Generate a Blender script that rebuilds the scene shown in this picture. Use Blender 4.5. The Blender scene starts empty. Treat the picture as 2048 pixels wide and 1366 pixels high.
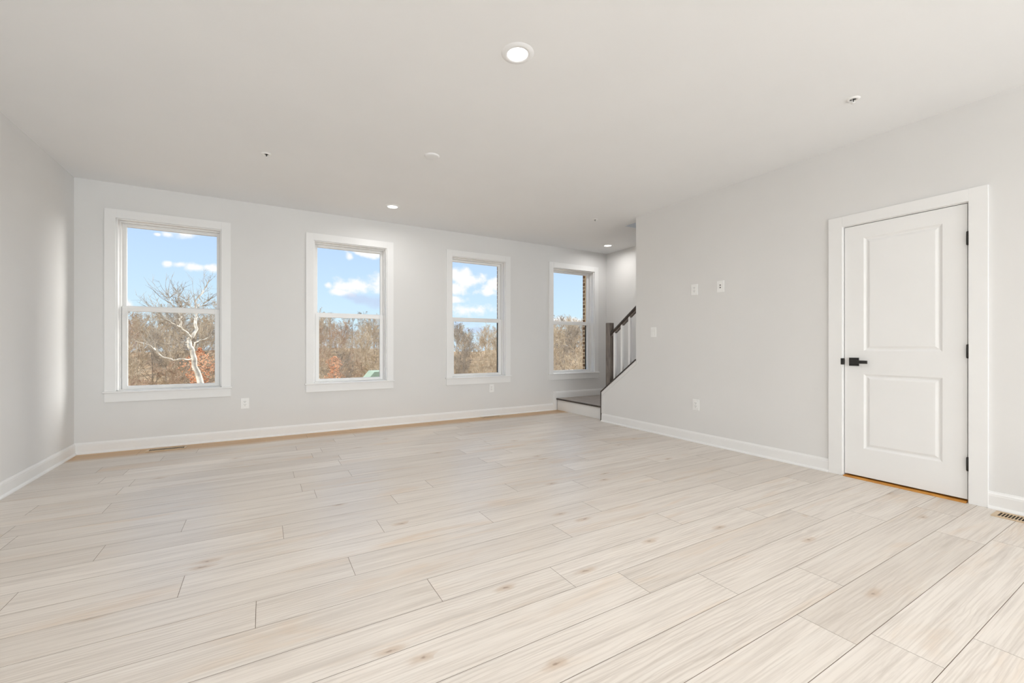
import bpy, bmesh, math, random
from mathutils import Vector, Matrix
R = math.radians
scn = bpy.context.scene
COL = scn.collection

# ------------------------------------------------------------------ camera
cam_d = bpy.data.cameras.new('camera'); cam = bpy.data.objects.new('camera', cam_d); COL.objects.link(cam)
cam.location = (0, 0, 1.08); cam.rotation_euler = (R(90), 0, R(-30.295))
cam_d.sensor_width = 36; cam_d.lens = 36 * 852.4 / 2048
cam_d.shift_y = 8 / 2048; cam_d.clip_start = 0.02; cam_d.clip_end = 600
scn.camera = cam

# ------------------------------------------------------------------ exposure
vs = scn.view_settings
scn.display_settings.display_device = 'sRGB'
vs.view_transform = 'Standard'; vs.look = 'None'; vs.exposure = 0.09; vs.gamma = 1; vs.use_curve_mapping = False
cy = scn.cycles
cy.use_denoising = True; cy.use_adaptive_sampling = True; cy.adaptive_threshold = 0.02
cy.max_bounces = 10; cy.diffuse_bounces = 7; cy.glossy_bounces = 4; cy.transparent_max_bounces = 16; cy.transmission_bounces = 4
cy.sample_clamp_indirect = 4.0; cy.caustics_reflective = False; cy.caustics_refractive = False

# ------------------------------------------------------------------ node helpers
def s2l(c):
    return tuple(((v / 255) / 12.92 if v / 255 <= 0.04045 else ((v / 255 + 0.055) / 1.055) ** 2.4) for v in c) + (1,)
def nd(nt, t, **kw):
    n = nt.nodes.new(t)
    for k, v in kw.items():
        if k.startswith('i_'): n.inputs[k[2:].replace('_', ' ')].default_value = v
        else: setattr(n, k, v)
    return n
def mth(nt, op, a, b=None, clamp=False):
    n = nt.nodes.new('ShaderNodeMath'); n.operation = op; n.use_clamp = clamp
    for i, v in enumerate((a, b)):
        if v is None: continue
        if isinstance(v, (int, float)): n.inputs[i].default_value = v
        else: nt.links.new(v, n.inputs[i])
    return n.outputs[0]
def vmth(nt, op, a, b=None):
    n = nt.nodes.new('ShaderNodeVectorMath'); n.operation = op
    for i, v in enumerate((a, b)):
        if v is None: continue
        if isinstance(v, tuple): n.inputs[i].default_value = v
        else: nt.links.new(v, n.inputs[i])
    return n
def mixc(nt, f, a, b, mode='MIX'):
    n = nt.nodes.new('ShaderNodeMix'); n.data_type = 'RGBA'; n.blend_type = mode
    for i, v in ((0, f), (6, a), (7, b)):
        if isinstance(v, (int, float, tuple)): n.inputs[i].default_value = v
        else: nt.links.new(v, n.inputs[i])
    return n.outputs[2]
def ramp(nt, f, lo, hi, a=0.0, b=1.0):
    n = nt.nodes.new('ShaderNodeMapRange'); n.interpolation_type = 'SMOOTHSTEP'
    nt.links.new(f, n.inputs[0])
    for i, v in enumerate((lo, hi, a, b)): n.inputs[i + 1].default_value = v
    return n.outputs[0]

# ------------------------------------------------------------------ sky with clouds
world = bpy.data.worlds.new('world'); scn.world = world; world.use_nodes = True
wt = world.node_tree; wt.nodes.clear()
tc = nd(wt, 'ShaderNodeTexCoord')
sep = nd(wt, 'ShaderNodeSeparateXYZ'); wt.links.new(tc.outputs['Generated'], sep.inputs[0])
sx, sy, sz = sep.outputs
hor = mth(wt, 'MAXIMUM', mth(wt, 'SQRT', mth(wt, 'ADD', mth(wt, 'MULTIPLY', sx, sx), mth(wt, 'MULTIPLY', sy, sy))), 0.02)
el = mth(wt, 'DIVIDE', sz, hor)                       # tan of the elevation
yy = mth(wt, 'MAXIMUM', mth(wt, 'ABSOLUTE', sy), 0.05)
px = mth(wt, 'DIVIDE', sx, yy); pz = mth(wt, 'DIVIDE', sz, yy)
grad = nd(wt, 'ShaderNodeValToRGB'); wt.links.new(el, grad.inputs[0])
cr = grad.color_ramp
cr.elements[0].position = 0.0; cr.elements[0].color = s2l((214, 236, 252))
cr.elements[1].position = 1.0; cr.elements[1].color = s2l((150, 190, 245))
for p, c in ((0.05, (212, 238, 254)), (0.11, (204, 232, 255)), (0.20, (193, 221, 255)), (0.45, (180, 212, 252))):
    e = cr.elements.new(p); e.color = s2l(c)
cmb = nd(wt, 'ShaderNodeCombineXYZ'); wt.links.new(px, cmb.inputs[0]); wt.links.new(pz, cmb.inputs[1])
noi = nd(wt, 'ShaderNodeTexNoise', i_Scale=26.0, i_Detail=6.0, i_Roughness=0.55); wt.links.new(cmb.outputs[0], noi.inputs['Vector'])
noi2 = nd(wt, 'ShaderNodeTexNoise', i_Scale=9.0, i_Detail=5.0, i_Roughness=0.5); wt.links.new(cmb.outputs[0], noi2.inputs['Vector'])
def blobs(lst, amp=0.9):
    acc = None
    for cx, cz, rx, rz in lst:
        dx = mth(wt, 'DIVIDE', mth(wt, 'SUBTRACT', px, cx), rx); dz = mth(wt, 'DIVIDE', mth(wt, 'SUBTRACT', pz, cz), rz)
        d = mth(wt, 'SQRT', mth(wt, 'ADD', mth(wt, 'MULTIPLY', dx, dx), mth(wt, 'MULTIPLY', dz, dz)))
        v = mth(wt, 'SUBTRACT', 1.0, d)
        acc = v if acc is None else mth(wt, 'MAXIMUM', acc, v)
    n = mth(wt, 'MULTIPLY', mth(wt, 'SUBTRACT', noi.outputs[0], 0.5), amp * 3)
    return mth(wt, 'ADD', acc, n)
white = blobs([(-.137, .214, .036, .014), (-.152, .206, .014, .007), (-.166, .2035, .007, .004), (-.151, .1515, .009, .008), (-.134, .152, .016, .008), (-.112, .148, .022, .010),
               (-.084, .1485, .020, .010), (-.213, .073, .012, .014), (.214, .209, .045, .010), (.167, .197, .010, .010), (.122, .131, .010, .008),
               (.165, .132, .035, .020), (.200, .133, .050, .020), (.237, .142, .050, .025), (.150, .116, .03, .010), (.43, .176, .07, .026),
               (.46, .168, .075, .022), (.41, .145, .045, .022), (.535, .158, .06, .026), (.515, .140, .05, .012), (.44, .092, .10, .018), (.41, .115, .05, .012), (.80, .071, .22, .014),
               (.62, .30, .12, .05), (-.4, .25, .2, .05), (1.3, .25, .3, .08)])
white = ramp(wt, white, -0.1, 0.75)
under = ramp(wt, blobs([(.205, .104, .060, .017), (.235, .100, .055, .020), (.17, .108, .030, .012), (.37, .055, .12, .012), (.46, .040, .10, .010)], 0.5), 0.0, 0.8, 0, 0.6)
scat = mth(wt, 'MULTIPLY', ramp(wt, noi2.outputs[0], 0.60, 0.72), ramp(wt, el, 0.35, 0.6))
col = mixc(wt, scat, grad.outputs[0], (0.95, 0.95, 0.96, 1))
col = mixc(wt, white, col, (1.0, 0.99, 0.99, 1))
col = mixc(wt, under, col, s2l((196, 208, 238)))
# unseen bright sky lobe, added right of the view to light the left wall
SKY_FILL = 12.5
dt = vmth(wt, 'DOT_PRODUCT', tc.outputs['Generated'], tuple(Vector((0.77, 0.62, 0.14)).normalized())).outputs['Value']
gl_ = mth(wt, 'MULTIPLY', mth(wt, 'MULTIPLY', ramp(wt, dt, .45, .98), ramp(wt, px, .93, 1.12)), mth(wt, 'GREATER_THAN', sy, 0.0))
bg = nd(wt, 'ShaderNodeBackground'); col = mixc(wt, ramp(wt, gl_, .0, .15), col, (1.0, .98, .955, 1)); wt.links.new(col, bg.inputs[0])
wt.links.new(mth(wt, 'ADD', 1.0, mth(wt, 'MULTIPLY', gl_, SKY_FILL)), bg.inputs[1])
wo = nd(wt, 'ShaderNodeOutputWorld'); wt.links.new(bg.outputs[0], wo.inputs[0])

# ------------------------------------------------------------------ sun (outdoors) and added fill light from unseen openings
def add_light(name, kind, loc, **kw):
    l = bpy.data.lights.new(name, kind); o = bpy.data.objects.new(name, l); COL.objects.link(o); o.location = loc
    for k, v in kw.items(): setattr(l, k, v)
    return o
sun = add_light('sun', 'SUN', (-20, 0, 30), energy=4.6, angle=R(0.6), color=(1, 0.955, 0.89))
sun.rotation_euler = Vector((0.80, 0.28, -0.62)).to_track_quat('-Z', 'Y').to_euler()
REAR_Y = -7.5
REAR_W = [(-0.75, 1.4), (1.28, 2.1), (3.3, 1.4)]      # centre x, width of the unseen openings added behind the camera for fill light
for i, (x, w) in enumerate(REAR_W):
    a = add_light('rear_fill_light', 'AREA', (x, REAR_Y - 0.02, 1.35), shape='RECTANGLE', size=w, size_y=2.0, energy=43 * w, color=(0.91, 0.967, 1.0))
    a.rotation_euler = (R(98), 0, 0)
ADDED_OPENING = (-4.4, -1.7, 0.04, 2.30)             # y0, y1, z0, z1 of the unseen opening added in the right wall for fill light
a = add_light('side_fill_light', 'AREA', (4.16, (ADDED_OPENING[0] + ADDED_OPENING[1]) / 2, (ADDED_OPENING[2] + ADDED_OPENING[3]) / 2), shape='RECTANGLE', size=ADDED_OPENING[3] - ADDED_OPENING[2], size_y=ADDED_OPENING[1] - ADDED_OPENING[0], energy=54, color=(0.91, 0.967, 1.0))
a.rotation_euler = (0, R(90), 0)
LAMP_W = 11.5
for x in (-.85, .99, 2.823, 4.635):       # light portals in the front windows (they emit nothing, they only help the sampling)
    a = add_light('window_portal', 'AREA', (x, 6.19, 1.5), shape='RECTANGLE', size=1.0, size_y=1.86)
    a.data.cycles.is_portal = True; a.rotation_euler = (R(-90), 0, 0)

# ------------------------------------------------------------------ materials
def new_mat(name):
    m = bpy.data.materials.new(name); m.use_nodes = True; nt = m.node_tree
    b = nt.nodes['Principled BSDF']; return m, nt, b
def noise_mat(name, c1, c2, scale=8, rough=0.5, bump=0.0, bscale=200, metallic=0.0, spec=0.5, stretch=None, detail=4):
    m, nt, b = new_mat(name)
    t = nd(nt, 'ShaderNodeTexCoord'); v = t.outputs['Object']
    if stretch: v = vmth(nt, 'MULTIPLY', v, stretch).outputs[0]
    n = nd(nt, 'ShaderNodeTexNoise', i_Scale=scale, i_Detail=detail); nt.links.new(v, n.inputs['Vector'])
    nt.links.new(mixc(nt, ramp(nt, n.outputs[0], .3, .7), c1, c2), b.inputs['Base Color'])
    b.inputs['Roughness'].default_value = rough; b.inputs['Metallic'].default_value = metallic
    b.inputs['Specular IOR Level'].default_value = spec
    if bump:
        n2 = nd(nt, 'ShaderNodeTexNoise', i_Scale=bscale, i_Detail=2.0); nt.links.new(v, n2.inputs['Vector'])
        bp = nd(nt, 'ShaderNodeBump', i_Strength=bump, i_Distance=0.001); nt.links.new(n2.outputs[0], bp.inputs['Height'])
        nt.links.new(bp.outputs[0], b.inputs['Normal'])
    return m
def g(v, w=0.0): return (v, v * (1 - w * 0.5), v * (1 - w), 1)
M = {}
M['wall'] = noise_mat('painted_wall', (.755, .751, .742, 1), (.77, .766, .757, 1), 1.5, .75, .15, 350, spec=.3)
M['ceiling'] = noise_mat('ceiling_paint', (.865, .874, .884, 1), (.88, .889, .899, 1), 1.5, .85, .2, 300, spec=.25)
M['trim'] = noise_mat('white_trim_paint', (.85, .85, .845, 1), (.865, .865, .86, 1), 3, .38, spec=.45)
M['vinyl'] = noise_mat('white_vinyl', (.84, .84, .83, 1), (.86, .86, .85, 1), 3, .35)
M['plate'] = noise_mat('plate_plastic', (.88, .88, .87, 1), (.9, .9, .89, 1), 20, .3)
M['dark_slot'] = noise_mat('dark_slot', (.10, .095, .09, 1), (.14, .13, .12, 1), 60, .6)
M['black'] = noise_mat('matte_black_metal', (.014, .013, .012, 1), (.02, .018, .016, 1), 60, .42)
M['screen'] = noise_mat('black_screen_frame', (.01, .012, .01, 1), (.016, .02, .016, 1), 20, .5)
M['stain'] = noise_mat('dark_stained_wood', s2l((92, 84, 78)), s2l((128, 118, 109)), 14, .42, stretch=(6, 6, .6))
M['stain_dark'] = noise_mat('dark_stained_edge', s2l((50, 42, 36)), s2l((70, 61, 54)), 14, .4, stretch=(2, 2, 2))
M['tread'] = noise_mat('grey_brown_tread', s2l((150, 140, 132)), s2l((178, 170, 162)), 7, .4, stretch=(8, 1, 1))
M['honey'] = noise_mat('honey_tint', s2l((176, 116, 36)), s2l((206, 146, 62)), 9, .45, stretch=(3, 1, 1))
M['vent'] = noise_mat('tan_vent_metal', s2l((196, 170, 138)), s2l((208, 184, 152)), 20, .4)
M['vent_shade'] = noise_mat('dark_vent_shade', (.02, .012, .006, 1), (.03, .018, .01, 1), 30, .8)
M['beige'] = noise_mat('beige_brick_mould', s2l((222, 196, 150)), s2l((232, 208, 164)), 5, .6)
M['bark'] = noise_mat('pale_twig_bark', s2l((164, 146, 122)), s2l((202, 186, 162)), .9, .9, spec=.1)
M['bark_warm'] = noise_mat('warm_twig_bark', s2l((162, 134, 112)), s2l((192, 170, 146)), .9, .9, spec=.1)
M['bark_grey'] = noise_mat('grey_twig_bark', s2l((128, 116, 102)), s2l((172, 160, 144)), .9, .9, spec=.1)
M['bark_white'] = noise_mat('white_branch_bark', s2l((168, 156, 140)), s2l((230, 220, 202)), 3, .8, spec=.2)
M['rust_leaf'] = noise_mat('rust_leaf', s2l((190, 128, 90)), s2l((216, 168, 132)), 1.2, .8, spec=.2)
M['litter'] = noise_mat('leaf_litter', s2l((142, 120, 94)), s2l((174, 152, 124)), .35, .95, detail=12, spec=.05)
M['brush'] = noise_mat('tan_brush', s2l((176, 156, 126)), s2l((202, 184, 154)), .5, .95, spec=.05)
M['green_roof'] = noise_mat('pale_green_roof', s2l((142, 158, 134)), s2l((160, 174, 150)), .6, .6)
M['shed_wall'] = noise_mat('shed_wall', s2l((150, 138, 118)), s2l((170, 156, 134)), 1.5, .8)

def emit_mat(name, c, s):
    m, nt, b = new_mat(name); b.inputs['Base Color'].default_value = (.9, .9, .9, 1)
    b.inputs['Emission Color'].default_value = c; b.inputs['Emission Strength'].default_value = s
    return m
M['lamp'] = emit_mat('lamp_diffuser', (1, .97, .92, 1), 4.0)
def glass_mat():
    m = bpy.data.materials.new('window_glass'); m.use_nodes = True; nt = m.node_tree; nt.nodes.clear()
    t = nd(nt, 'ShaderNodeBsdfTransparent'); t.inputs[0].default_value = (.985, .99, .985, 1)
    gl = nd(nt, 'ShaderNodeBsdfGlossy', i_Roughness=0.0); f = nd(nt, 'ShaderNodeFresnel', i_IOR=1.07)
    mx = nd(nt, 'ShaderNodeMixShader'); o = nd(nt, 'ShaderNodeOutputMaterial')
    nt.links.new(f.outputs[0], mx.inputs[0]); nt.links.new(t.outputs[0], mx.inputs[1]); nt.links.new(gl.outputs[0], mx.inputs[2]); nt.links.new(mx.outputs[0], o.inputs[0])
    return m
M['glass'] = glass_mat()
def brick_mat():
    m, nt, b = new_mat('brown_brick')
    t = nd(nt, 'ShaderNodeTexCoord'); s = nd(nt, 'ShaderNodeSeparateXYZ'); nt.links.new(t.outputs['Object'], s.inputs[0])
    c = nd(nt, 'ShaderNodeCombineXYZ'); nt.links.new(mth(nt, 'ADD', s.outputs[0], s.outputs[1]), c.inputs[0]); nt.links.new(s.outputs[2], c.inputs[1])
    br = nd(nt, 'ShaderNodeTexBrick', i_Scale=1.0); nt.links.new(c.outputs[0], br.inputs['Vector'])
    br.inputs['Color1'].default_value = s2l((112, 84, 58)); br.inputs['Color2'].default_value = s2l((132, 102, 74)); br.inputs['Mortar'].default_value = s2l((222, 208, 180))
    br.inputs['Mortar Size'].default_value = .007; br.inputs['Brick Width'].default_value = .205; br.inputs['Row Height'].default_value = .068
    nt.links.new(br.outputs[0], b.inputs['Base Color']); b.inputs['Roughness'].default_value = .9
    return m
M['brick'] = brick_mat()
def floor_mat():
    m, nt, b = new_mat('pale_oak_plank')
    at = nd(nt, 'ShaderNodeAttribute', attribute_name='plank'); 
    t = nd(nt, 'ShaderNodeTexCoord'); obj = t.outputs['Object']
    off = vmth(nt, 'MULTIPLY', at.outputs['Vector'], (37.0, 11.0, 5.0)).outputs[0]
    p = vmth(nt, 'ADD', obj, off).outputs[0]
    def no(scale, st, detail=5.0, dist=0.0, rough=.55):
        v = vmth(nt, 'MULTIPLY', p, st).outputs[0]
        n = nd(nt, 'ShaderNodeTexNoise', i_Scale=scale, i_Detail=detail, i_Distortion=dist, i_Roughness=rough); nt.links.new(v, n.inputs['Vector']); return n.outputs[0]
    sa = nd(nt, 'ShaderNodeSeparateXYZ'); nt.links.new(at.outputs['Vector'], sa.inputs[0])
    base = mixc(nt, sa.outputs[0], s2l((214, 205, 195)), s2l((229, 221, 212)))
    streak = ramp(nt, no(3.0, (.40, 8.0, 1), 7, 1.2, .62), .44, .72, 0, .54)          # broad cathedral shading
    c = mixc(nt, streak, base, s2l((188, 178, 168)))
    warm = ramp(nt, no(1.6, (.7, 3.5, 1), 4, .8), .52, .76, 0, .6)
    c = mixc(nt, warm, c, s2l((212, 188, 162)))
    pale = ramp(nt, no(2.0, (.4, 9, 1), 6, .8), .50, .72, 0, .5)
    c = mixc(nt, pale, c, s2l((232, 226, 218)))
    # cathedral figure : distorted rings stretched along the plank
    wv = nd(nt, 'ShaderNodeTexWave', wave_type='BANDS', bands_direction='Y', i_Scale=11.0, i_Distortion=11.0, i_Detail=3.0); wv.inputs['Detail Scale'].default_value = .8
    nt.links.new(vmth(nt, 'MULTIPLY', p, (.30, 1.6, 1)).outputs[0], wv.inputs['Vector'])
    fig = mth(nt, 'MULTIPLY', ramp(nt, wv.outputs[0], .55, 1.0), ramp(nt, no(1.3, (.8, 2.5, 1), 2), .38, .58, 0, .26))
    c = mixc(nt, fig, c, s2l((180, 168, 156)))
    fine = ramp(nt, no(26.0, (.10, 6.0, 1), 3, .2), .46, .66, 0, .34)          # fine pores
    c = mixc(nt, fine, c, s2l((186, 175, 164)))
    # knots
    vo = nd(nt, 'ShaderNodeTexVoronoi', voronoi_dimensions='2D', i_Scale=1.0, i_Randomness=1.0); 
    kn = nd(nt, 'ShaderNodeTexNoise', i_Scale=22.0, i_Detail=2.0); nt.links.new(p, kn.inputs['Vector'])
    kv = vmth(nt, 'ADD', vmth(nt, 'MULTIPLY', p, (2.0, 5.2, 1)).outputs[0], vmth(nt, 'MULTIPLY', kn.outputs['Color'], (.12, .12, 0)).outputs[0]).outputs[0]
    nt.links.new(kv, vo.inputs['Vector'])
    ksep = nd(nt, 'ShaderNodeSeparateXYZ'); nt.links.new(vo.outputs['Color'], ksep.inputs[0])
    gate = mth(nt, 'GREATER_THAN', ksep.outputs[0], .88)
    k1 = mth(nt, 'MULTIPLY', ramp(nt, vo.outputs['Distance'], .02, .17, .55, 0), gate)
    k2 = mth(nt, 'MULTIPLY', ramp(nt, vo.outputs['Distance'], .008, .040, .6, 0), gate)
    c = mixc(nt, k1, c, s2l((186, 160, 134))); c = mixc(nt, k2, c, s2l((128, 106, 90)))
    # soft honey colour cast painted into the floor along the window wall
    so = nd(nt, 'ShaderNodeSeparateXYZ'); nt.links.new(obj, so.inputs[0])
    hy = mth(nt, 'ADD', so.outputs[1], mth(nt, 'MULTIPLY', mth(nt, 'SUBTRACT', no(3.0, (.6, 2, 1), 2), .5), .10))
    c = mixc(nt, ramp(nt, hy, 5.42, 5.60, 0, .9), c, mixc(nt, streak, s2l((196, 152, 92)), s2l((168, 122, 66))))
    nt.links.new(c, b.inputs['Base Color'])
    b.inputs['Roughness'].default_value = .34; b.inputs['Specular IOR Level'].default_value = .5
    bp = nd(nt, 'ShaderNodeBump', i_Strength=.35, i_Distance=.0006); nt.links.new(no(26.0, (.10, 6.0, 1), 3, .2), bp.inputs['Height']); nt.links.new(bp.outputs[0], b.inputs['Normal'])
    return m
M['floor'] = floor_mat()
M['groove'] = noise_mat('plank_groove', s2l((112, 92, 74)), s2l((130, 108, 88)), 20, .8)

# ------------------------------------------------------------------ mesh helpers
class MB:
    def __init__(s): s.v = []; s.f = []; s.sm = []
    def add(s, vs, fs, smooth=False):
        o = len(s.v); s.v += [tuple(v) for v in vs]; s.f += [tuple(i + o for i in f) for f in fs]; s.sm += [smooth] * len(fs); return s
    def box(s, x0, x1, y0, y1, z0, z1):
        return s.add([(x0, y0, z0), (x1, y0, z0), (x1, y1, z0), (x0, y1, z0), (x0, y0, z1), (x1, y0, z1), (x1, y1, z1), (x0, y1, z1)],
                     [(0, 3, 2, 1), (4, 5, 6, 7), (0, 1, 5, 4), (1, 2, 6, 5), (2, 3, 7, 6), (3, 0, 4, 7)])
    def prism(s, pts, ax, a0, a1):
        """polygon pts in the plane normal to axis ax, pushed from a0 to a1"""
        def P(p, a):
            return (a, p[0], p[1]) if ax == 'x' else (p[0], a, p[1]) if ax == 'y' else (p[0], p[1], a)
        n = len(pts); vs = [P(p, a0) for p in pts] + [P(p, a1) for p in pts]
        fs = [tuple(range(n))[::-1], tuple(range(n, 2 * n))] + [(i, (i + 1) % n, n + (i + 1) % n, n + i) for i in range(n)]
        return s.add(vs, fs)
    def sweep(s, prof, path, side):
        """closed profile (offset, z) along a floor path; side(i) gives the offset direction at point i"""
        n = len(prof); vs = []
        for i, p in enumerate(path):
            d = side[i]
            for o, z in prof: vs.append((p[0] + d[0] * o, p[1] + d[1] * o, p[2] + z))
        fs = [(k * n + j, k * n + (j + 1) % n, (k + 1) * n + (j + 1) % n, (k + 1) * n + j) for k in range(len(path) - 1) for j in range(n)]
        fs += [tuple(range(n))[::-1], tuple(range((len(path) - 1) * n, len(path) * n))]
        return s.add(vs, fs)
    def lathe(s, prof, c, seg=40, ax='z'):
        vs = []; n = len(prof)
        for k in range(seg):
            a = 2 * math.pi * k / seg
            for r, h in prof:
                p = (r * math.cos(a), r * math.sin(a), h)
                if ax == 'x': p = (p[2], p[0], p[1])
                if ax == 'y': p = (p[0], p[2], p[1])
                vs.append((c[0] + p[0], c[1] + p[1], c[2] + p[2]))
        fs = [(k * n + j, ((k + 1) % seg) * n + j, ((k + 1) % seg) * n + j + 1, k * n + j + 1) for k in range(seg) for j in range(n - 1)]
        return s.add(vs, fs, True)
    def tube(s, pts, rads, seg=5, cap=True):
        rings = []
        for i, p in enumerate(pts):
            p = Vector(p); d = (Vector(pts[min(i + 1, len(pts) - 1)]) - Vector(pts[max(i - 1, 0)]))
            if d.length < 1e-6: d = Vector((0, 0, 1))
            d.normalize(); u = d.cross(Vector((0.31, 0.87, 0.12))).normalized(); w = d.cross(u)
            rings.append([tuple(p + rads[i] * (math.cos(2 * math.pi * k / seg) * u + math.sin(2 * math.pi * k / seg) * w)) for k in range(seg)])
        vs = [v for r in rings for v in r]
        fs = [(i * seg + k, i * seg + (k + 1) % seg, (i + 1) * seg + (k + 1) % seg, (i + 1) * seg + k) for i in range(len(pts) - 1) for k in range(seg)]
        if cap: fs += [tuple(range(seg))[::-1], tuple(range((len(pts) - 1) * seg, len(pts) * seg))]
        return s.add(vs, fs, True)
    def build(s, name, mat, parent=None, bevel=0.0, origin=None):
        me = bpy.data.meshes.new(name); 
        v = s.v if origin is None else [tuple(Vector(p) - Vector(origin)) for p in s.v]
        me.from_pydata(v, [], s.f)
        for p, q in zip(me.polygons, s.sm): p.use_smooth = q
        bm = bmesh.new(); bm.from_mesh(me); bmesh.ops.recalc_face_normals(bm, faces=bm.faces); bm.to_mesh(me); bm.free()
        me.materials.append(M[mat]); o = bpy.data.objects.new(name, me); COL.objects.link(o)
        if origin is not None: o.location = origin
        if parent is not None:
            o.parent = parent; o.matrix_parent_inverse = Matrix.Translation(parent.location).inverted() if parent.type == 'EMPTY' else Matrix()
        if bevel:
            b = o.modifiers.new('bevel', 'BEVEL'); b.width = bevel; b.segments = 2; b.limit_method = 'ANGLE'
        return o
def empty(name, loc):
    o = bpy.data.objects.new(name, None); o.location = loc; COL.objects.link(o); o.empty_display_size = .1; return o
def tag(o, label, cat, group=None, kind=None):
    o['label'] = label; o['category'] = cat
    if group: o['group'] = group
    if kind: o['kind'] = kind
    return o
def struct(o): o['kind'] = 'structure'; return o
def dup(root, loc, label, name=None):
    r = root.copy(); COL.objects.link(r); d = Vector(loc) - root.location; r.location = loc; r['label'] = label
    for ch in root.children:
        c = ch.copy(); COL.objects.link(c); c.parent = r
        for gc in ch.children:
            e = gc.copy(); COL.objects.link(e); e.parent = c
    return r

# ------------------------------------------------------------------ room dimensions
XL, XR, XS, YB, H = -1.61, 4.18, 5.38, 5.81, 2.74
YE, YF = 4.615, 3.965                     # end of the low wall, end of the full wall
RT = 0.13                                 # right wall thickness
WIN = [-0.850, 0.9905, 2.823, 4.635]      # window centres
WZ0, WZ1, WH = 0.62, 2.385, 0.447

# floor planks : rows 0.2 m deep, planks about 1.53 m long
random.seed(4)
JOINT = {0.3: 2.262, 0.7: 1.85, 0.9: 2.25, 1.1: 1.78, 1.3: 1.46, 1.5: 1.207, 1.7: .655, 1.9: -.025, 2.1: .375, 2.3: -.317, 2.5: .606, 2.7: .10, 2.9: -.735, 3.1: -.41, 3.3: .33, 3.7: .635}
fl = MB(); cols = []
y = -7.7
while y < YB:
    y = round(y, 2); j = JOINT.get(y, random.uniform(0, 1.5)); x = j - 1.53 * 6
    while x < 5.5:
        x0, x1 = max(x, XL - .05), min(x + 1.53, XS + .05)
        if x1 - x0 > .01:
            gp = .0009; fl.add([(x0 + gp, y + gp, 0), (x1 - gp, y + gp, 0), (x1 - gp, y + .2 - gp, 0), (x0 + gp, y + .2 - gp, 0)], [(0, 1, 2, 3)])
            cols.append((random.random(), random.random(), random.random()))
        x += 1.53
    y += .2
fo = struct(fl.build('floor', 'floor'))
at = fo.data.attributes.new('plank', 'FLOAT_VECTOR', 'FACE'); at.data.foreach_set('vector', [c for t in cols for c in t])
struct(MB().box(XL - .1, XS + .1, REAR_Y - .1, YB + .1, -.2, -.002).build('floor_subfloor', 'groove'))

# ceiling with the stairwell opening
CX0, CY1 = 4.345, 4.325
c = MB()
c.box(XL - .2, XS + .2, CY1, YB + .3, H, H + .3); c.box(XL - .2, CX0, REAR_Y - .2, CY1, H, H + .3)
c.box(CX0, XS + .2, REAR_Y - .2, 0.9, H, H + .3)
struct(c.build('ceiling', 'ceiling'))
s = MB(); s.box(CX0 - .12, CX0, .78, CY1 + .12, H + .3, 5.3); s.box(CX0, XS, CY1, CY1 + .12, H + .3, 5.3); s.box(CX0, XS, .78, .9, H + .3, 5.3)
s.box(XS, XS + .15, .78, CY1 + .12, H + .3, 5.3); s.box(CX0 - .12, XS + .15, .78, CY1 + .12, 5.3, 5.4)
struct(s.build('wall_upper_stairwell', 'wall'))

# walls
struct(MB().box(XL - .15, XL, REAR_Y - .15, YB, 0, H).build('wall_left', 'wall'))
w = MB(); xs = XL - .15
for cx in WIN:
    w.box(xs, cx - WH, YB, YB + .18, 0, H); w.box(cx - WH, cx + WH, YB, YB + .18, 0, WZ0); w.box(cx - WH, cx + WH, YB, YB + .18, WZ1, H); xs = cx + WH
w.box(xs, XS + .15, YB, YB + .18, 0, H)
struct(w.build('wall_back', 'wall'))
w = MB(); xs = XL - .4
for cx in WIN:
    w.box(xs, cx - .5, YB + .19, YB + .37, -7, 3.6); w.box(cx - .5, cx + .5, YB + .19, YB + .37, -7, .58); w.box(cx - .5, cx + .5, YB + .19, YB + .37, 2.44, 3.6); xs = cx + .5
w.box(xs, XS + .4, YB + .19, YB + .37, -7, 3.6)
struct(w.build('wall_outside_back', 'brick'))
struct(MB().box(XS, XS + .15, .9 - .15, YB, 0, H).build('wall_stair_side', 'wall'))
DY0, DY1, DZ = .947, 1.671, 2.062          # rough door opening
w = MB(); w.box(XR, XR + RT, REAR_Y - .15, ADDED_OPENING[0], 0, H); w.box(XR, XR + RT, ADDED_OPENING[0], ADDED_OPENING[1], ADDED_OPENING[3], H); w.box(XR, XR + RT, ADDED_OPENING[0], ADDED_OPENING[1], 0, ADDED_OPENING[2]); w.box(XR, XR + RT, ADDED_OPENING[1], DY0 - .018, 0, H); w.box(XR, XR + RT, DY0 - .018, DY1 + .018, DZ + .018, H); w.box(XR, XR + RT, DY1 + .018, YF, 0, H)
w.prism([(YF, 0), (YE, 0), (YE, .415), (YF, .415 + (YE - YF) * .723)], 'x', XR, XR + RT)
struct(w.build('wall_right', 'wall'))
struct(MB().box(XR + RT, XS + .15, .72, .9, 0, H).build('wall_closet', 'wall'))
w = MB(); xs = XL - .15
for x, ww in REAR_W:
    a, b = x - ww / 2, x + ww / 2
    w.box(xs, a, REAR_Y - .15, REAR_Y, 0, H); w.box(a, b, REAR_Y - .15, REAR_Y, 0, .3); w.box(a, b, REAR_Y - .15, REAR_Y, 2.4, H); xs = b
w.box(xs, XR, REAR_Y - .15, REAR_Y, 0, H)
struct(w.build('wall_rear', 'wall'))
for x, ww in REAR_W:                       # plain fixed frames of the added rear openings (never in the picture)
    f = MB(); a, b = x - ww / 2, x + ww / 2
    f.box(a, a + .05, REAR_Y, REAR_Y + .02, .3, 2.4); f.box(b - .05, b, REAR_Y, REAR_Y + .02, .3, 2.4); f.box(a + .05, b - .05, REAR_Y, REAR_Y + .02, .3, .35); f.box(a + .05, b - .05, REAR_Y, REAR_Y + .02, 2.35, 2.4)
    struct(f.build('window_rear_added', 'trim'))

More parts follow.
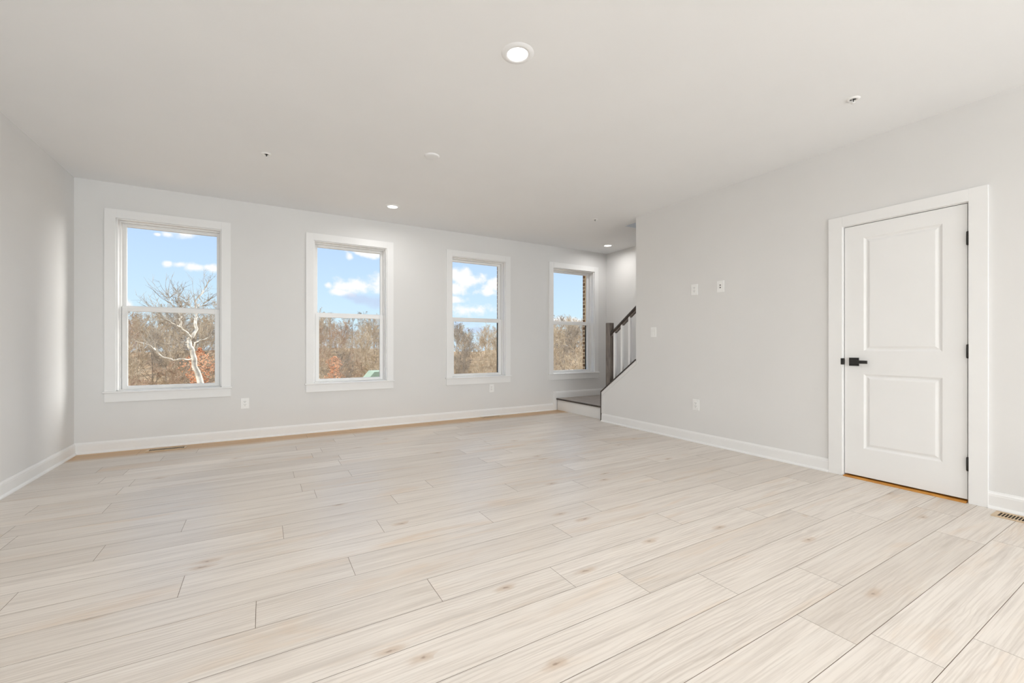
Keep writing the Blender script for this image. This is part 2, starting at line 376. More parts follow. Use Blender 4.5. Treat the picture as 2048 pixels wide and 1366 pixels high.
# baseboards
PROF = [(0, 0), (.027, 0), (.027, .006), (.024, .013), (.018, .018), (.014, .020), (.014, .086), (.0125, .090), (.0125, .096), (.009, .102), (.006, .108), (.005, .113), (0, .113)]
struct(MB().sweep(PROF, [(XL, REAR_Y, 0), (XL, YB, 0)], [(1, 0), (1, -1)]).build('baseboard_left', 'trim'))
b = MB().sweep(PROF, [(XL, YB, 0), (4.185, YB, 0)], [(1, -1), (0, -1)])
struct(b.build('baseboard_back', 'trim'))
b = MB(); b.box(4.185, 4.25, YB - .014, YB, 0, .308)
PROF2 = [(o, z) for o, z in PROF if z >= .02]; PROF2 = [(0, 0), (.014, 0)] + [q for q in PROF if q[1] > .05]
b.sweep(PROF2, [(4.25, YB, .197), (XS, YB, .197)], [(0, -1), (-1, -1)])
struct(b.build('baseboard_landing', 'trim'))
struct(MB().sweep(PROF, [(XR, YE - .01, 0), (XR, 1.775, 0)], [(-1, 0), (-1, 0)]).build('baseboard_right', 'trim'))
struct(MB().sweep(PROF, [(XR, .85, 0), (XR, ADDED_OPENING[1] + .05, 0)], [(-1, 0), (-1, 0)]).build('baseboard_right_near', 'trim'))

# ------------------------------------------------------------------ windows
def window(n, cx):
    r = struct(empty('window_%d' % n, (cx, YB, WZ0)))
    def fr(m, hw, iw, z0, z1, iz0, iz1, y0, y1):
        """rectangular ring: outer half width hw, inner iw"""
        m.box(cx - hw, cx - iw, y0, y1, z0, z1); m.box(cx + iw, cx + hw, y0, y1, z0, z1)
        m.box(cx - iw, cx + iw, y0, y1, z0, iz0); m.box(cx - iw, cx + iw, y0, y1, iz1, z1); return m
    m = MB(); m.box(cx - .535, cx - WH, YB - .019, YB, .612, 2.472); m.box(cx + WH, cx + .535, YB - .019, YB, .612, 2.472); m.box(cx - WH, cx + WH, YB - .019, YB, WZ1, 2.472)
    m.build('casing', 'trim', r, .0015)
    MB().box(cx - .548, cx + .548, YB - .042, YB + .06, .596, .612).build('window_sill', 'trim', r, .004)
    MB().box(cx - .535, cx + .535, YB - .018, YB, .503, .596).build('apron', 'trim', r, .0015)
    m = MB(); m.box(cx - WH, cx - .435, YB, YB + .09, .612, WZ1); m.box(cx + .435, cx + WH, YB, YB + .09, .612, WZ1); m.box(cx - .435, cx + .435, YB, YB + .09, 2.374, WZ1)
    m.build('jamb', 'trim', r, .001)
    m = MB(); fr(m, .447, .424, .612, WZ1, .622, 2.362, YB + .066, YB + .12); fr(m, .447, .415, .612, WZ1, .625, 2.355, YB + .12, YB + .178)
    m.build('window_frame', 'vinyl', r, .001)
    u = fr(MB(), .417, .392, 1.452, 2.36, 1.50, 2.332, YB + .125, YB + .155).build('upper_sash', 'vinyl', r, .002)
    MB().box(cx - .394, cx + .394, YB + .139, YB + .143, 1.498, 2.334).build('pane', 'glass', u)
    l = fr(MB(), .422, .377, .622, 1.490, .655, 1.438, YB + .083, YB + .115).build('lower_sash', 'vinyl', r, .002)
    MB().box(cx - .379, cx + .379, YB + .098, YB + .102, .653, 1.44).build('pane', 'glass', l)
    m = MB()
    for dx in (-.16, .16): m.box(cx + dx - .028, cx + dx + .028, YB + .088, YB + .11, 1.490, 1.500)
    fr(MB(), .425, .401, .625, 1.475, .648, 1.452, YB + .182, YB + .192).build('screen_frame', 'screen', r)
    m = MB(); fr(m, .50, .47, .58, 2.44, .61, 2.41, YB + .18, YB + .27); m.build('outside_trim', 'beige', r)
    return r
for i, cx in enumerate(WIN): window(i + 1, cx)

# ------------------------------------------------------------------ door
d = struct(empty('door_1', (XR, 1.309, 0)))
cs = MB()
for a, b_ in ((1.677, 1.777), (.850, .941)): cs.box(XR - .018, XR, a, b_, 0, 2.152)
cs.box(XR - .018, XR, .941, 1.677, 2.067, 2.152)
cs.build('casing', 'trim', d, .0015)
jb = MB(); jb.box(XR, XR + RT, DY1, DY1 + .018, 0, DZ); jb.box(XR, XR + RT, DY0 - .018, DY0, 0, DZ); jb.box(XR, XR + RT, DY0 - .018, DY1 + .018, DZ, DZ + .018)
for a, b_ in ((DY0, DY0 + .012), (DY1 - .012, DY1)): jb.box(XR + .045, XR + .08, a, b_, 0, DZ)
jb.box(XR + .045, XR + .08, DY0, DY1, DZ - .012, DZ); jb.build('jamb', 'trim', d)
SY0, SY1, SZ0, SZ1, SX = .951, 1.666, .022, 2.057, XR + .002
PAN = [(1.075, 1.537, 1.035, 1.950), (1.075, 1.537, .248, .850)]
sl = MB()
def q(pts): sl.add([(SX + p[2] if len(p) > 2 else SX, p[0], p[1]) for p in pts], [(0, 1, 2, 3)])
ya, yb = PAN[0][0], PAN[0][1]
q([(SY0, SZ0), (ya, SZ0), (ya, SZ1), (SY0, SZ1)]); q([(yb, SZ0), (SY1, SZ0), (SY1, SZ1), (yb, SZ1)])
zc = [SZ0, PAN[1][2], PAN[1][3], PAN[0][2], PAN[0][3], SZ1]
for k in (0, 2, 4): q([(ya, zc[k]), (yb, zc[k]), (yb, zc[k + 1]), (ya, zc[k + 1])])
for (a, b_, z0, z1) in PAN:
    steps = [(0, 0), (.005, .003), (.014, .009), (.022, .0095), (.038, .002), (.043, .0015)]
    for (i0, d0), (i1, d1) in zip(steps, steps[1:]):
        A = [(a + i0, z0 + i0, d0), (b_ - i0, z0 + i0, d0), (b_ - i0, z1 - i0, d0), (a + i0, z1 - i0, d0)]
        B = [(a + i1, z0 + i1, d1), (b_ - i1, z0 + i1, d1), (b_ - i1, z1 - i1, d1), (a + i1, z1 - i1, d1)]
        for k in range(4): q([A[k], A[(k + 1) % 4], B[(k + 1) % 4], B[k]])
    i1, d1 = steps[-1]; q([(a + i1, z0 + i1, d1), (b_ - i1, z0 + i1, d1), (b_ - i1, z1 - i1, d1), (a + i1, z1 - i1, d1)])
x1 = SX + .038
sl.add([(SX, SY0, SZ0), (SX, SY1, SZ0), (SX, SY1, SZ1), (SX, SY0, SZ1), (x1, SY0, SZ0), (x1, SY1, SZ0), (x1, SY1, SZ1), (x1, SY0, SZ1)], [(4, 5, 6, 7), (0, 1, 5, 4), (1, 2, 6, 5), (2, 3, 7, 6), (3, 0, 4, 7)])
slab = sl.build('door_panel', 'trim', d)
hd = MB(); hd.box(XR - .010, SX, 1.567, 1.632, .914, .980)
hd.build('handle_rose', 'black', slab, .001)
hd = MB(); hd.lathe([(0, -.045), (.011, -.045), (.011, -.008), (0, -.008)], (XR, 1.600, .947), 20, 'x'); hd.box(XR - .052, XR - .038, 1.497, 1.616, .934, .960)
hd.build('door_handle', 'black', slab, .002)
MB().box(XR - .0205, XR + .004, 1.669, 1.6865, .922, .974).build('strike_plate', 'black', d, .001)
for z in (.267, 1.040, 1.816):
    hg = MB(); hg.lathe([(0, 0), (.007, 0), (.007, .088), (0, .088)], (XR - .010, .947, z - .044), 14); hg.box(XR - .006, XR + .003, .944, .9495, z - .044, z + .044)
    hg.lathe([(0, -.004), (.005, -.004), (.005, 0)], (XR - .010, .947, z - .044), 12); hg.lathe([(.005, 0), (.005, .004), (0, .004)], (XR - .010, .947, z + .044), 12)
    hg.build('hinge', 'black', d)
th = MB(); th.prism([(XR - .032, 0), (XR + RT, 0), (XR + RT, .010), (XR - .008, .010)], 'y', DY0 + .004, DY1 - .004); th.build('tint_strip', 'honey', d)  # strip added to carry the warm floor tint under the door

# ------------------------------------------------------------------ staircase and railing
RISE, RUN = .197, .272
st = empty('staircase', (4.8, 5.2, 0)); tag(st, 'grey brown stair landing and flight with white riser behind the low wall', 'staircase')
MB().box(4.272, 4.287, YE + .018, YB - .016, .0, RISE - .022).build('riser', 'trim', st)
MB().box(4.25, XS - .001, YE + .018, YB - .018, RISE - .021, RISE).build('landing', 'tread', st, .003)
MB().box(4.244, 4.2505, YE + .018, YB - .018, RISE - .024, RISE + .001).build('nosing', 'stain_dark', st, .002)
for k in range(12):
    y1 = 4.59 - k * RUN; z1 = RISE * (k + 2)
    if z1 > H + .35: break
    MB().box(XR + RT + .001, XS - .001, y1 - .015, y1, z1 - RISE, z1 - .025).build('riser', 'trim', st)
    MB().box(XR + RT + .001, XS - .001, y1 - RUN - .0, y1 + .025, z1 - .025, z1).build('step', 'tread', st)
SL = .723
def ztop(y): return .415 + (YE - y) * SL
cp = MB(); cp.prism([(YF, ztop(YF)), (YE + .012, ztop(YE + .012)), (YE + .012, ztop(YE + .012) + .02), (YF, ztop(YF) + .02)], 'x', XR - .012, XR + RT + .012)
cp.box(XR - .009, XR + RT + .002, YE + .0005, YE + .016, 0.001, ztop(YE) - .006)
tag(cp.build('rake_cap', 'stain_dark'), 'thin dark wooden cap edging the sloped top and end of the low stair wall', 'trim')
rk = MB(); rk.prism([(YF - .03, ztop(YF - .03) - .055), (YE, ztop(YE) - .055), (YE, ztop(YE) - .001), (YF, ztop(YF) - .001), (YF - .03, ztop(YF) - .001)], 'x', XR - .006, XR + .001)
rk.box(XR - .006, XR + .001, YE - .05, YE, .113, ztop(YE) - .04)
struct(rk.build('trim_1', 'wall'))
rl = empty('stair_railing', (4.245, 4.52, ztop(4.52) + .02)); tag(rl, 'dark stained newel and sloped handrail with white balusters on the low wall', 'railing')
nw = MB(); n0, n1, m0, m1 = 4.205, 4.287, 4.478, 4.560
nw.prism([(m1, ztop(m1) + .02), (m0, ztop(m0) + .02), (m0, 1.40), (m1, 1.40)], 'x', n0, n1); nw.build('newel_post', 'stain', rl, .006)
zc_ = lambda y: 1.245 + (4.45 - y) * SL
hr = MB(); yA, yB_ = m0, YF - .02
prof = [(-.03, 0), (-.034, .012), (-.03, .03), (-.02, .042), (.02, .042), (.03, .03), (.034, .012), (.03, 0), (.022, -.008), (-.022, -.008)]
hr.add([(4.246 + a, yA, zc_(yA) + b_) for a, b_ in prof] + [(4.246 + a, yB_, zc_(yB_) + b_) for a, b_ in prof],
       [tuple(range(10)), tuple(range(10, 20))[::-1]] + [(i, (i + 1) % 10, 10 + (i + 1) % 10, 10 + i) for i in range(10)])
hr.build('handrail', 'stain_dark', rl)
BY = [4.415, 4.275, 4.135, 3.995]
for y in BY:
    bl = MB(); h = .016
    bl.prism([(y + h, ztop(y + h) + .02), (y - h, ztop(y - h) + .02), (y - h, zc_(y - h) - .008), (y + h, zc_(y + h) - .008)], 'x', 4.230, 4.262); bl.build('baluster', 'trim', rl, .001)
ed = [m0] + BY + [YF]
for k in range(len(ed) - 1):
    a = ed[k] - (.016 if k else 0); b_ = ed[k + 1] + (.016 if k < len(BY) else 0)
    if a - b_ < .02: continue
    MB().prism([(a, zc_(a) - .008), (b_, zc_(b_) - .008), (b_, zc_(b_) - .030), (a, zc_(a) - .030)], 'x', 4.228, 4.264).build('fillet', 'stain', rl)

# ------------------------------------------------------------------ outlets and switches
def on_back(x, z): return lambda a, b_, d: (x + a, YB - d, z + b_)
def plate(name, face, loc, label, cat, kind):
    """face 'back' looks to -y, 'right' looks to -x ; built around its own origin"""
    r = empty(name, loc); tag(r, label, cat)
    def bx(m, a0, a1, z0, z1, d0, d1):
        x, y, z = loc
        if face == 'back': m.box(x + a0, x + a1, y - d1, y - d0, z + z0, z + z1)
        else: m.box(x - d1, x - d0, y + a0, y + a1, z + z0, z + z1)
        return m
    bx(MB(), -.041, .041, -.061, .061, 0, .006).build('cover_plate', 'plate', r, .002)
    if kind == 'outlet':
        bx(MB(), -.017, .017, -.034, .034, .006, .009).build('receptacle', 'plate', r, .001)
        m = MB()
        for s in (-.018, .018):
            bx(m, -.009, -.006, s + .001, s + .010, .009, .0095); bx(m, .006, .009, s + .001, s + .010, .009, .0095); bx(m, -.0025, .0025, s - .010, s - .005, .009, .0095)
        m.build('socket_slot', 'dark_slot', r)
    elif kind == 'switch':
        bx(MB(), -.0165, .0165, -.034, .034, .006, .0075).build('switch_bezel', 'plate', r)
        m = MB(); bx(m, -.015, .015, 0, .032, .0075, .009); bx(m, -.015, .015, -.032, 0, .0075, .012); m.build('rocker', 'plate', r, .001)
        m = MB(); bx(m, -.0178, -.0166, -.034, .034, .006, .0066); bx(m, .0166, .0178, -.034, .034, .006, .0066); m.build('seam', 'dark_slot', r)
    else:
        m = MB()
        for s in (-.012, .014):
            x, y, z = loc; m.lathe([(0, -.012), (.006, -.012), (.006, -.006)], (x, y, z + s), 14, 'x')
        m.build('jack', 'dark_slot', r)
    return r
plate('wall_outlet', 'back', (-.180, YB, .412), 'white duplex outlet low on the back wall between the two leftmost windows', 'outlet', 'outlet')
plate('wall_outlet', 'back', (3.030, YB, .424), 'white duplex outlet on the back wall just under the third window from the left', 'outlet', 'outlet')
plate('wall_outlet', 'right', (XR, 3.075, .417), 'white duplex outlet low on the right wall above the baseboard', 'outlet', 'outlet')
plate('wall_outlet', 'right', (XR, 3.094, 1.705), 'white duplex outlet high on the right wall beside the jack plate', 'outlet', 'outlet')
plate('jack_plate', 'right', (XR, 2.779, 1.704), 'white plate with two dark round jacks high on the right wall', 'wall plate', 'jack')
plate('light_switch', 'right', (XR, 3.675, 1.245), 'white rocker light switch on the right wall near the stair railing', 'switch', 'switch')

# ------------------------------------------------------------------ ceiling fixtures
def downlight(x, y, label, power=LAMP_W):
    r = empty('recessed_light', (x, y, H)); tag(r, label, 'ceiling light', 'round recessed ceiling lights')
    MB().lathe([(.057, -.001), (.060, -.0075), (.074, -.0065), (.090, -.002), (.093, 0)], (x, y, H), 48).build('trim_ring', 'ceiling', r)
    MB().lathe([(.0, -.004), (.057, -.004)], (x, y, H), 48).build('diffuser', 'lamp', r)
    a = add_light('recessed_light_glow', 'AREA', (x, y, H - .009), shape='DISK', size=.11, energy=power, color=(1, .985, .965), spread=R(170)); 
    return r
downlight(1.250, 2.076, 'large looking round recessed light in the ceiling nearest the camera')
downlight(1.336, 5.112, 'round recessed ceiling light above the second window from the left', 5.0)
downlight(4.940, 5.305, 'small looking round recessed light over the stair landing corner', 4.2)
for x, y in ((1.25, -1.0), (1.25, -4.0), (3.2, -3.0), (-.6, -3.0), (3.2, -5.5), (-.6, -5.5), (-.5, .3)):  # unseen lamps added to fill the room; the last lifts the left side
    downlight(x, y, 'round recessed fill light added in the ceiling outside the picture', 8.0 if y == .3 else LAMP_W * .9)
def sprinkler(x, y, label):
    r = empty('fire_sprinkler', (x, y, H)); tag(r, label, 'sprinkler', 'ceiling sprinklers')
    MB().lathe([(.018, -.003), (.022, -.008), (.034, -.007), (.040, 0)], (x, y, H), 32).build('escutcheon', 'plate', r)
    MB().lathe([(0, -.0015), (.019, -.0015)], (x, y, H), 24).build('shade_disc', 'dark_slot', r)  # flat dark disc coloured for the shade of the hollow
    MB().lathe([(0, 0), (.004, -.002), (.004, -.022), (0, -.024)], (x, y, H), 12).build('bulb', 'black', r)
    m = MB(); 
    for a in (.013, -.013): m.tube([(x + a, y, H), (x + a * .9, y, H - .016), (x, y, H - .027)], [.002] * 3, 6)
    m.lathe([(0, -.027), (.013, -.027), (.013, -.029), (0, -.029)], (x, y, H), 16); m.build('deflector', 'plate', r)
sprinkler(.026, 4.263, 'small white sprinkler head in the ceiling in front of the leftmost windows')
sprinkler(3.431, 1.320, 'small white sprinkler head in the ceiling on the door side of the near light')
sprinkler(3.777, 4.297, 'tiny white sprinkler head in the ceiling before the stair landing')
r = MB().lathe([(0, -.010), (.052, -.010), (.060, -.008), (.064, -.003), (.066, 0)], (1.278, 3.577, H), 48).build('ceiling_cover_disc', 'ceiling')
tag(r, 'plain flat white round cover disc on the ceiling between the two middle lights', 'ceiling cover')

# ------------------------------------------------------------------ floor vents
def vent(cx, cy, along, L, W, label):
    r = empty('floor_vent', (cx, cy, 0)); tag(r, label, 'floor vent', 'tan slotted floor vents')
    def bx(m, a0, a1, b0, b1, z0, z1):
        return m.box(cx + a0, cx + a1, cy + b0, cy + b1, z0, z1) if along == 'x' else m.box(cx + b0, cx + b1, cy + a0, cy + a1, z0, z1)
    f = MB(); e = .022; h = .005
    bx(f, -L / 2, L / 2, -W / 2, -W / 2 + e, 0, h); bx(f, -L / 2, L / 2, W / 2 - e, W / 2, 0, h); bx(f, -L / 2, -L / 2 + e, -W / 2 + e, W / 2 - e, 0, h); bx(f, L / 2 - e, L / 2, -W / 2 + e, W / 2 - e, 0, h)
    n = int((L - 2 * e) / .0135)
    for k in range(1, n): a = -L / 2 + e + (L - 2 * e) * k / n; bx(f, a - .002, a + .002, -W / 2 + e, W / 2 - e, .001, h)
    f.build('grille', 'vent', r, .0008)
    bx(MB(), -L / 2 + e, L / 2 - e, -W / 2 + e, W / 2 - e, .0, .0008).build('vent_shade_sheet', 'vent_shade', r)  # dark sheet under the slats, coloured as the shade inside the vent
vent(-.865, 5.655, 'x', .33, .13, 'tan slotted floor vent by the back wall under the leftmost window')
vent(2.985, 5.715, 'x', .33, .12, 'tan slotted floor vent by the back wall under the third window')
vent(4.062, .650, 'y', .31, .14, 'tan slotted floor vent beside the door casing at the right edge')

# ------------------------------------------------------------------ outdoors : ground and woods
def gz(x, y):
    t = max(0, min(1, (y - 42) / 95)); hill = -9.5 + 8.5 * t * t * (3 - 2 * t)
    return hill + .9 * math.sin(x * .05 + 1) * t + .5 * math.sin(x * .13 + y * .07)
gm = MB(); NX, NY = 70, 50; vs = []
for j in range(NY + 1):
    for i in range(NX + 1):
        x = -70 + 270 * i / NX; y = 6.6 + 180 * j / NY; vs.append((x, y, gz(x, y)))
gm.add(vs, [(j * (NX + 1) + i, j * (NX + 1) + i + 1, (j + 1) * (NX + 1) + i + 1, (j + 1) * (NX + 1) + i) for j in range(NY) for i in range(NX)], True)
struct(gm.build('ground', 'litter'))

def bare_tree(seed, h, r0, spread=.55, dens=1.0, twig=.014):
    rnd = random.Random(seed); m = MB()
    def ribbon(p, d, L, w):
        d = d.normalized(); side = d.cross(Vector((rnd.uniform(-1, 1), rnd.uniform(-1, 1), rnd.uniform(-.3, .3)))).normalized() * w
        b = p + d * L * .5 + Vector((rnd.uniform(-1, 1), rnd.uniform(-1, 1), rnd.uniform(0, 1))) * L * .06; e = p + d * L + Vector((0, 0, L * .1))
        m.add([p - side, p + side, b + side * .7, b - side * .7, e], [(0, 1, 2, 3), (3, 2, 4)])
    def path(p, d, L, n, wob, up):
        pts = [p.copy()]; d = d.normalized()
        for k in range(n):
            d = (d + Vector((rnd.gauss(0, wob), rnd.gauss(0, wob), rnd.gauss(0, wob * .6) + up))).normalized(); p = p + d * L / n; pts.append(p.copy())
        return pts
    def at(pts, t):
        f = t * (len(pts) - 1); i = min(int(f), len(pts) - 2); return pts[i].lerp(pts[i + 1], f - i), (pts[i + 1] - pts[i]).normalized()
    def off(d, ang):
        a = d.orthogonal().normalized(); a.rotate(Matrix.Rotation(rnd.uniform(0, 2 * math.pi), 3, d)); return (d * math.cos(ang) + a * math.sin(ang)).normalized()
    tr = path(Vector((0, 0, -.3)), Vector((rnd.gauss(0, .05), rnd.gauss(0, .05), 1)), h * .92, 9, .05, .05)
    m.tube([tuple(p) for p in tr], [r0 * (1 - .93 * (i / 9)) for i in range(10)], 6)
    n1 = int(17 * dens)
    for a in range(n1):
        t = .22 + .76 * (a + rnd.random()) / n1; p, d = at(tr, t); L1 = h * (.46 * (1 - t) + .12) * rnd.uniform(.7, 1.15)
        b1 = path(p, off(d, rnd.uniform(.5, .95) * spread / .55), L1, 5, .12, .07); rr = r0 * (1 - .9 * t) * .5
        m.tube([tuple(p) for p in b1], [max(.008, rr * (1 - .85 * i / 5)) for i in range(6)], 4, False)
        n2 = int(7 * dens)
        for b in range(n2):
            t2 = .2 + .8 * (b + rnd.random()) / n2; p2, d2 = at(b1, min(t2, .999)); L2 = L1 * rnd.uniform(.28, .5) * (1.25 - .6 * t2)
            b2 = path(p2, off(d2, rnd.uniform(.4, .9)), L2, 3, .14, .09)
            m.tube([tuple(p) for p in b2], [.013, .010, .008, .005], 3, False)
            for c_ in range(int(7 * dens)):
                p3, d3 = at(b2, rnd.uniform(.1, .99)); L3 = L2 * rnd.uniform(.35, .6); dd = off(d3, rnd.uniform(.3, .9)); ribbon(p3, dd, L3, twig)
                for e in range(3): ribbon(p3 + dd * L3 * rnd.uniform(.2, .7), off(dd, rnd.uniform(.4, .9)), L3 * rnd.uniform(.4, .6), twig * .75)
    return m
protos = []
for i, (h, r0, sp, tw, mt) in enumerate([(12, .17, .55, .016, 'bark'), (13, .15, .45, .016, 'bark'), (10.5, .13, .65, .018, 'bark_warm'), (12.5, .18, .5, .016, 'bark_grey'), (8.5, .10, .7, .018, 'bark'), (11, .14, .6, .017, 'bark_warm')]):
    protos.append(bare_tree(100 + i, h, r0, sp, 1.0, tw).build('bare_tree', mt))
brush_p = bare_tree(200, 4.2, .05, .9, .9, .016).build('bare_shrub', 'brush')
rnd = random.Random(11)
WLAB = ['outside the leftmost window', 'outside the second window from the left', 'outside the third window from the left', 'outside the window beside the stairs']
def wlab(x, y):
    r = x / y
    return WLAB[0] if r < .0 else WLAB[1] if r < .32 else WLAB[2] if r < .63 else WLAB[3]
# azimuth bands (x/y) seen through the four windows, so that every tree stands where a window looks
BANDS = [(-.23, -.06), (.09, .245), (.385, .555), (.70, .87)]
used = set(); ntree = 0; spots = []
def put(proto, x, y, s, name_group, kindword):
    global ntree
    o = proto if id(proto) not in used else proto.copy()
    if id(proto) in used: COL.objects.link(o)
    used.add(id(proto)); o.location = (x, y, gz(x, y) - .05); o.rotation_euler = (0, 0, rnd.uniform(0, 6.28)); o.scale = (s, s, s * rnd.uniform(.92, 1.08))
    tag(o, '%s %s' % (kindword, wlab(x, y)), 'tree' if 'tree' in proto.name else 'shrub', name_group + ' ' + wlab(x, y)); ntree += 1
for bi, (r0, r1) in enumerate(BANDS):
    for k in range(62):
        best = None
        for tr in range(24):              # spread the trunks out
            yy_ = 34 + 105 * math.sqrt(rnd.random() * .92 + .02 * rnd.random()); xx_ = yy_ * rnd.uniform(r0 - .025, r1 + .025)
            dd_ = min([math.hypot(xx_ - a_, yy_ - b_) for a_, b_ in spots] or [99])
            if best is None or dd_ > best[0]: best = (dd_, xx_, yy_)
        x, y = best[1:]; spots.append((x, y))
        s = rnd.uniform(.78, 1.08) * (1.0 if y > 60 else .80)
        if bi == 1: s *= .90
        if bi == 2: s *= .82
        if bi == 3: s *= 1.08
        put(protos[rnd.choice([0, 1, 2, 3, 4, 5] if bi < 2 else [0, 1, 3, 4, 0])], x, y, s, 'bare woodland trees', 'bare tan winter tree in the dense woodland')
    for k in range(26):
        y = rnd.uniform(30, 80); x = y * rnd.uniform(r0 - .02, r1 + .02)
        put(brush_p, x, y, rnd.uniform(.8, 1.5), 'bare shrubs', 'low bare tan shrub among the woodland trees')

# the same woods carry on behind the wall between the windows
spots = []
for (r0, r1, n) in ((-.50, -.25, 42), (-.04, .07, 24), (.265, .365, 24), (.575, .68, 24), (.89, 1.12, 34)):
    for k in range(n):
        y = 36 + 100 * math.sqrt((k + rnd.random()) / n); x = y * rnd.uniform(r0, r1); pr = protos[rnd.randrange(6)]; o = pr.copy(); COL.objects.link(o)
        o.location = (x, y, gz(x, y) - .05); o.rotation_euler = (0, 0, rnd.uniform(0, 6.28)); s = rnd.uniform(.72, .98); o.scale = (s, s, s)
        tag(o, 'bare tan winter tree of the woodland hidden behind the walls beside the windows', 'tree', 'bare woodland trees hidden behind the walls')
# pale sycamore outside the leftmost window
def P(r, e, y): return Vector((r * y, y, 1.08 + e * y))
sy_ = 27.0
def branch(m, pts, rads, seg=7):
    sm = []; rr = []
    for i in range(len(pts) - 1):
        for t in (0, .5):
            sm.append(pts[i].lerp(pts[i + 1], t) + (Vector((rnd.gauss(0, .05), rnd.gauss(0, .05), rnd.gauss(0, .05))) if t else Vector())); rr.append(rads[i] + (rads[i + 1] - rads[i]) * t)
    sm.append(pts[-1]); rr.append(rads[-1]); m.tube([tuple(p) for p in sm], rr, seg, False); return sm
def twigs(m, sm, n, L, w=.012):
    for k in range(n):
        i = rnd.randrange(max(1, len(sm) // 3), len(sm)); p = sm[i]; d = (sm[i] - sm[i - 1]).normalized()
        dd = (d + Vector((rnd.gauss(0, .6), rnd.gauss(0, .6), abs(rnd.gauss(.2, .5))))).normalized(); LL = L * rnd.uniform(.5, 1.2)
        q1 = p + dd * LL * .5 + Vector((rnd.gauss(0, .05), rnd.gauss(0, .05), 0)); q2 = q1 + (dd + Vector((rnd.gauss(0, .3), rnd.gauss(0, .3), .3))).normalized() * LL * .5
        m.tube([tuple(p), tuple(q1), tuple(q2)], [w, w * .7, w * .3], 3, False)
        for j in range(3):
            e = q1.lerp(q2, rnd.random()); m.tube([tuple(e), tuple(e + (dd + Vector((rnd.gauss(0, .7), rnd.gauss(0, .7), rnd.gauss(.2, .5)))).normalized() * LL * .35)], [w * .5, w * .2], 3, False)
base = P(-.100, 0, sy_); base.z = gz(base.x, sy_) - .1
root = empty('sycamore_tree', tuple(base)); tag(root, 'pale barked leafless tree with crooked branches outside the leftmost window', 'tree')
m = MB(); fork = P(-.1155, -.0075, sy_)
branch(m, [base, P(-.1020, -.075, sy_), P(-.1075, -.050, sy_), P(-.1120, -.025, sy_), fork], [.20, .15, .125, .115, .11], 10)
branch(m, [fork, P(-.1195, .004, sy_), P(-.1165, .015, sy_)], [.11, .10, .085], 9)
m.build('trunk', 'bark_white', root)
crown = MB(); tw_ = MB()
BR = [([(-.1165, .015), (-.1125, .024), (-.1110, .040), (-.1090, .053), (-.1105, .070), (-.1110, .083), (-.1000, .100), (-.0930, .113), (-.0860, .127)], .115, 2),
      ([(-.1165, .014), (-.1230, .024), (-.1310, .030), (-.1380, .037), (-.1470, .042), (-.1580, .050), (-.170, .062)], .075, -1.5),
      ([(-.1340, .034), (-.1345, .050), (-.1360, .062), (-.1420, .070), (-.1490, .083), (-.1520, .093)], .060, 1),
      ([(-.1345, .055), (-.1300, .066), (-.1370, .078), (-.1380, .100)], .035, 0),
      ([(-.1155, -.006), (-.1120, .002), (-.1060, .008), (-.0950, .012), (-.0870, .018), (-.0800, .024), (-.070, .027)], .055, 1.5),
      ([(-.1120, -.024), (-.1210, -.0270), (-.1350, -.0255), (-.1470, -.0245), (-.1600, -.0200), (-.1680, -.0100), (-.1760, .0000), (-.1870, .0040), (-.2035, .0115)], .06, 2),
      ([(-.1690, -.009), (-.1700, .004), (-.1720, .012)], .025, 1.2),
      ([(-.1185, .004), (-.1260, .006), (-.1330, .005), (-.1390, .003)], .035, -1),
      ([(-.1110, .076), (-.1060, .074), (-.0980, .080), (-.0900, .086)], .03, -1),
      ([(-.1105, .068), (-.1180, .073), (-.1240, .079), (-.128, .088)], .03, 1)]
for pl_, r_, dy in BR:
    n = len(pl_); pts = [P(a, b_, sy_ + dy * i / n) for i, (a, b_) in enumerate(pl_)]
    sm = branch(crown, pts, [.8 * r_ * (1 - .88 * i / (n - 1)) for i in range(n)]); twigs(tw_, sm, 26, 1.1 if r_ > .04 else .7)
crown.build('branches', 'bark_white', root); tw_.build('twigs', 'bark_grey', root)
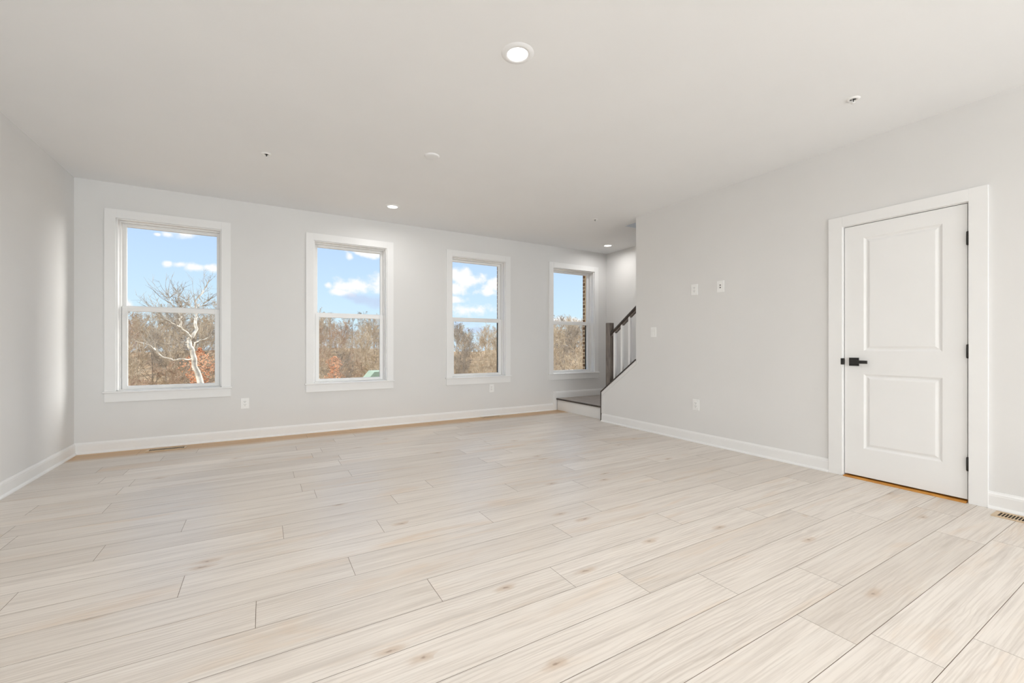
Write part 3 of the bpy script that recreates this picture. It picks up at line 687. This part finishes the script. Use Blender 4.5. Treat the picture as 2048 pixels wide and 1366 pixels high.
def leafy(name, x, y, z0, z1, rad, n, label, seed):
    rr = random.Random(seed); r = empty(name, (x, y, gz(x, y))); tag(r, label, 'tree')
    t = MB(); t.tube([(x, y, gz(x, y) - .2), (x + .1, y, (gz(x, y) + z1) / 2), (x - .1, y, z1 - .3)], [.09, .06, .02], 6)
    for k in range(30):
        z = rr.uniform(z0, z1 - .3); a = rr.uniform(0, 6.28); L = rad * rr.uniform(.5, 1); t.tube([(x, y, z), (x + L * math.cos(a), y + L * math.sin(a), z + L * .4)], [.02, .006], 3, False)
    t.build('trunk', 'bark_grey', r)
    f = MB()
    for k in range(n):
        u = rr.random() ** 1.5; z = z0 + (z1 - z0) * u; w_ = rad * math.sqrt(max(.02, 1 - abs(2 * u - .75) ** 2.2 * .7)) * rr.uniform(.2, 1) * (.75 + .35 * math.sin(z * 3.1 + seed)); a = rr.uniform(0, 6.28)
        c_ = Vector((x + w_ * math.cos(a), y + w_ * math.sin(a), z)); d1 = Vector((rr.gauss(0, 1), rr.gauss(0, 1), rr.gauss(0, 1))).normalized() * .06; d2 = d1.orthogonal().normalized() * .035
        f.add([c_ - d1, c_ + d2, c_ + d1, c_ - d2], [(0, 1, 2, 3)])
    f.build('foliage', 'rust_leaf', r)
leafy('beech_sapling', -.104 * 28.4, 28.4, -2.9, .95, 1.15, 1900, 'rust coloured sapling still in leaf beside the pale sycamore trunk', 1)
leafy('beech_sapling', .135 * 42, 42.0, -2.6, .1, 1.2, 1200, 'rust coloured leafy sapling outside the second window from the left', 2)
# shed with the pale green roof low outside the second window
r = empty('green_roofed_shed', (.222 * 48, 48, gz(.222 * 48, 48))); tag(r, 'pale green roof of a shed low in the woods outside the second window', 'shed')
x0, y0, z0 = .197 * 48, 47.0, 1.08 - .062 * 48
MB().box(x0 + .3, x0 + 4.7, y0 + .2, y0 + 2.8, gz(x0, y0) - .6, z0 - .9).build('shed_wall', 'shed_wall', r)
m = MB(); m.prism([(x0, z0 - .95), (x0 + .9, z0 + .15), (x0 + 4.1, z0 + .15), (x0 + 5, z0 - .95)], 'y', y0, y0 + 3); m.build('roof', 'green_roof', r)
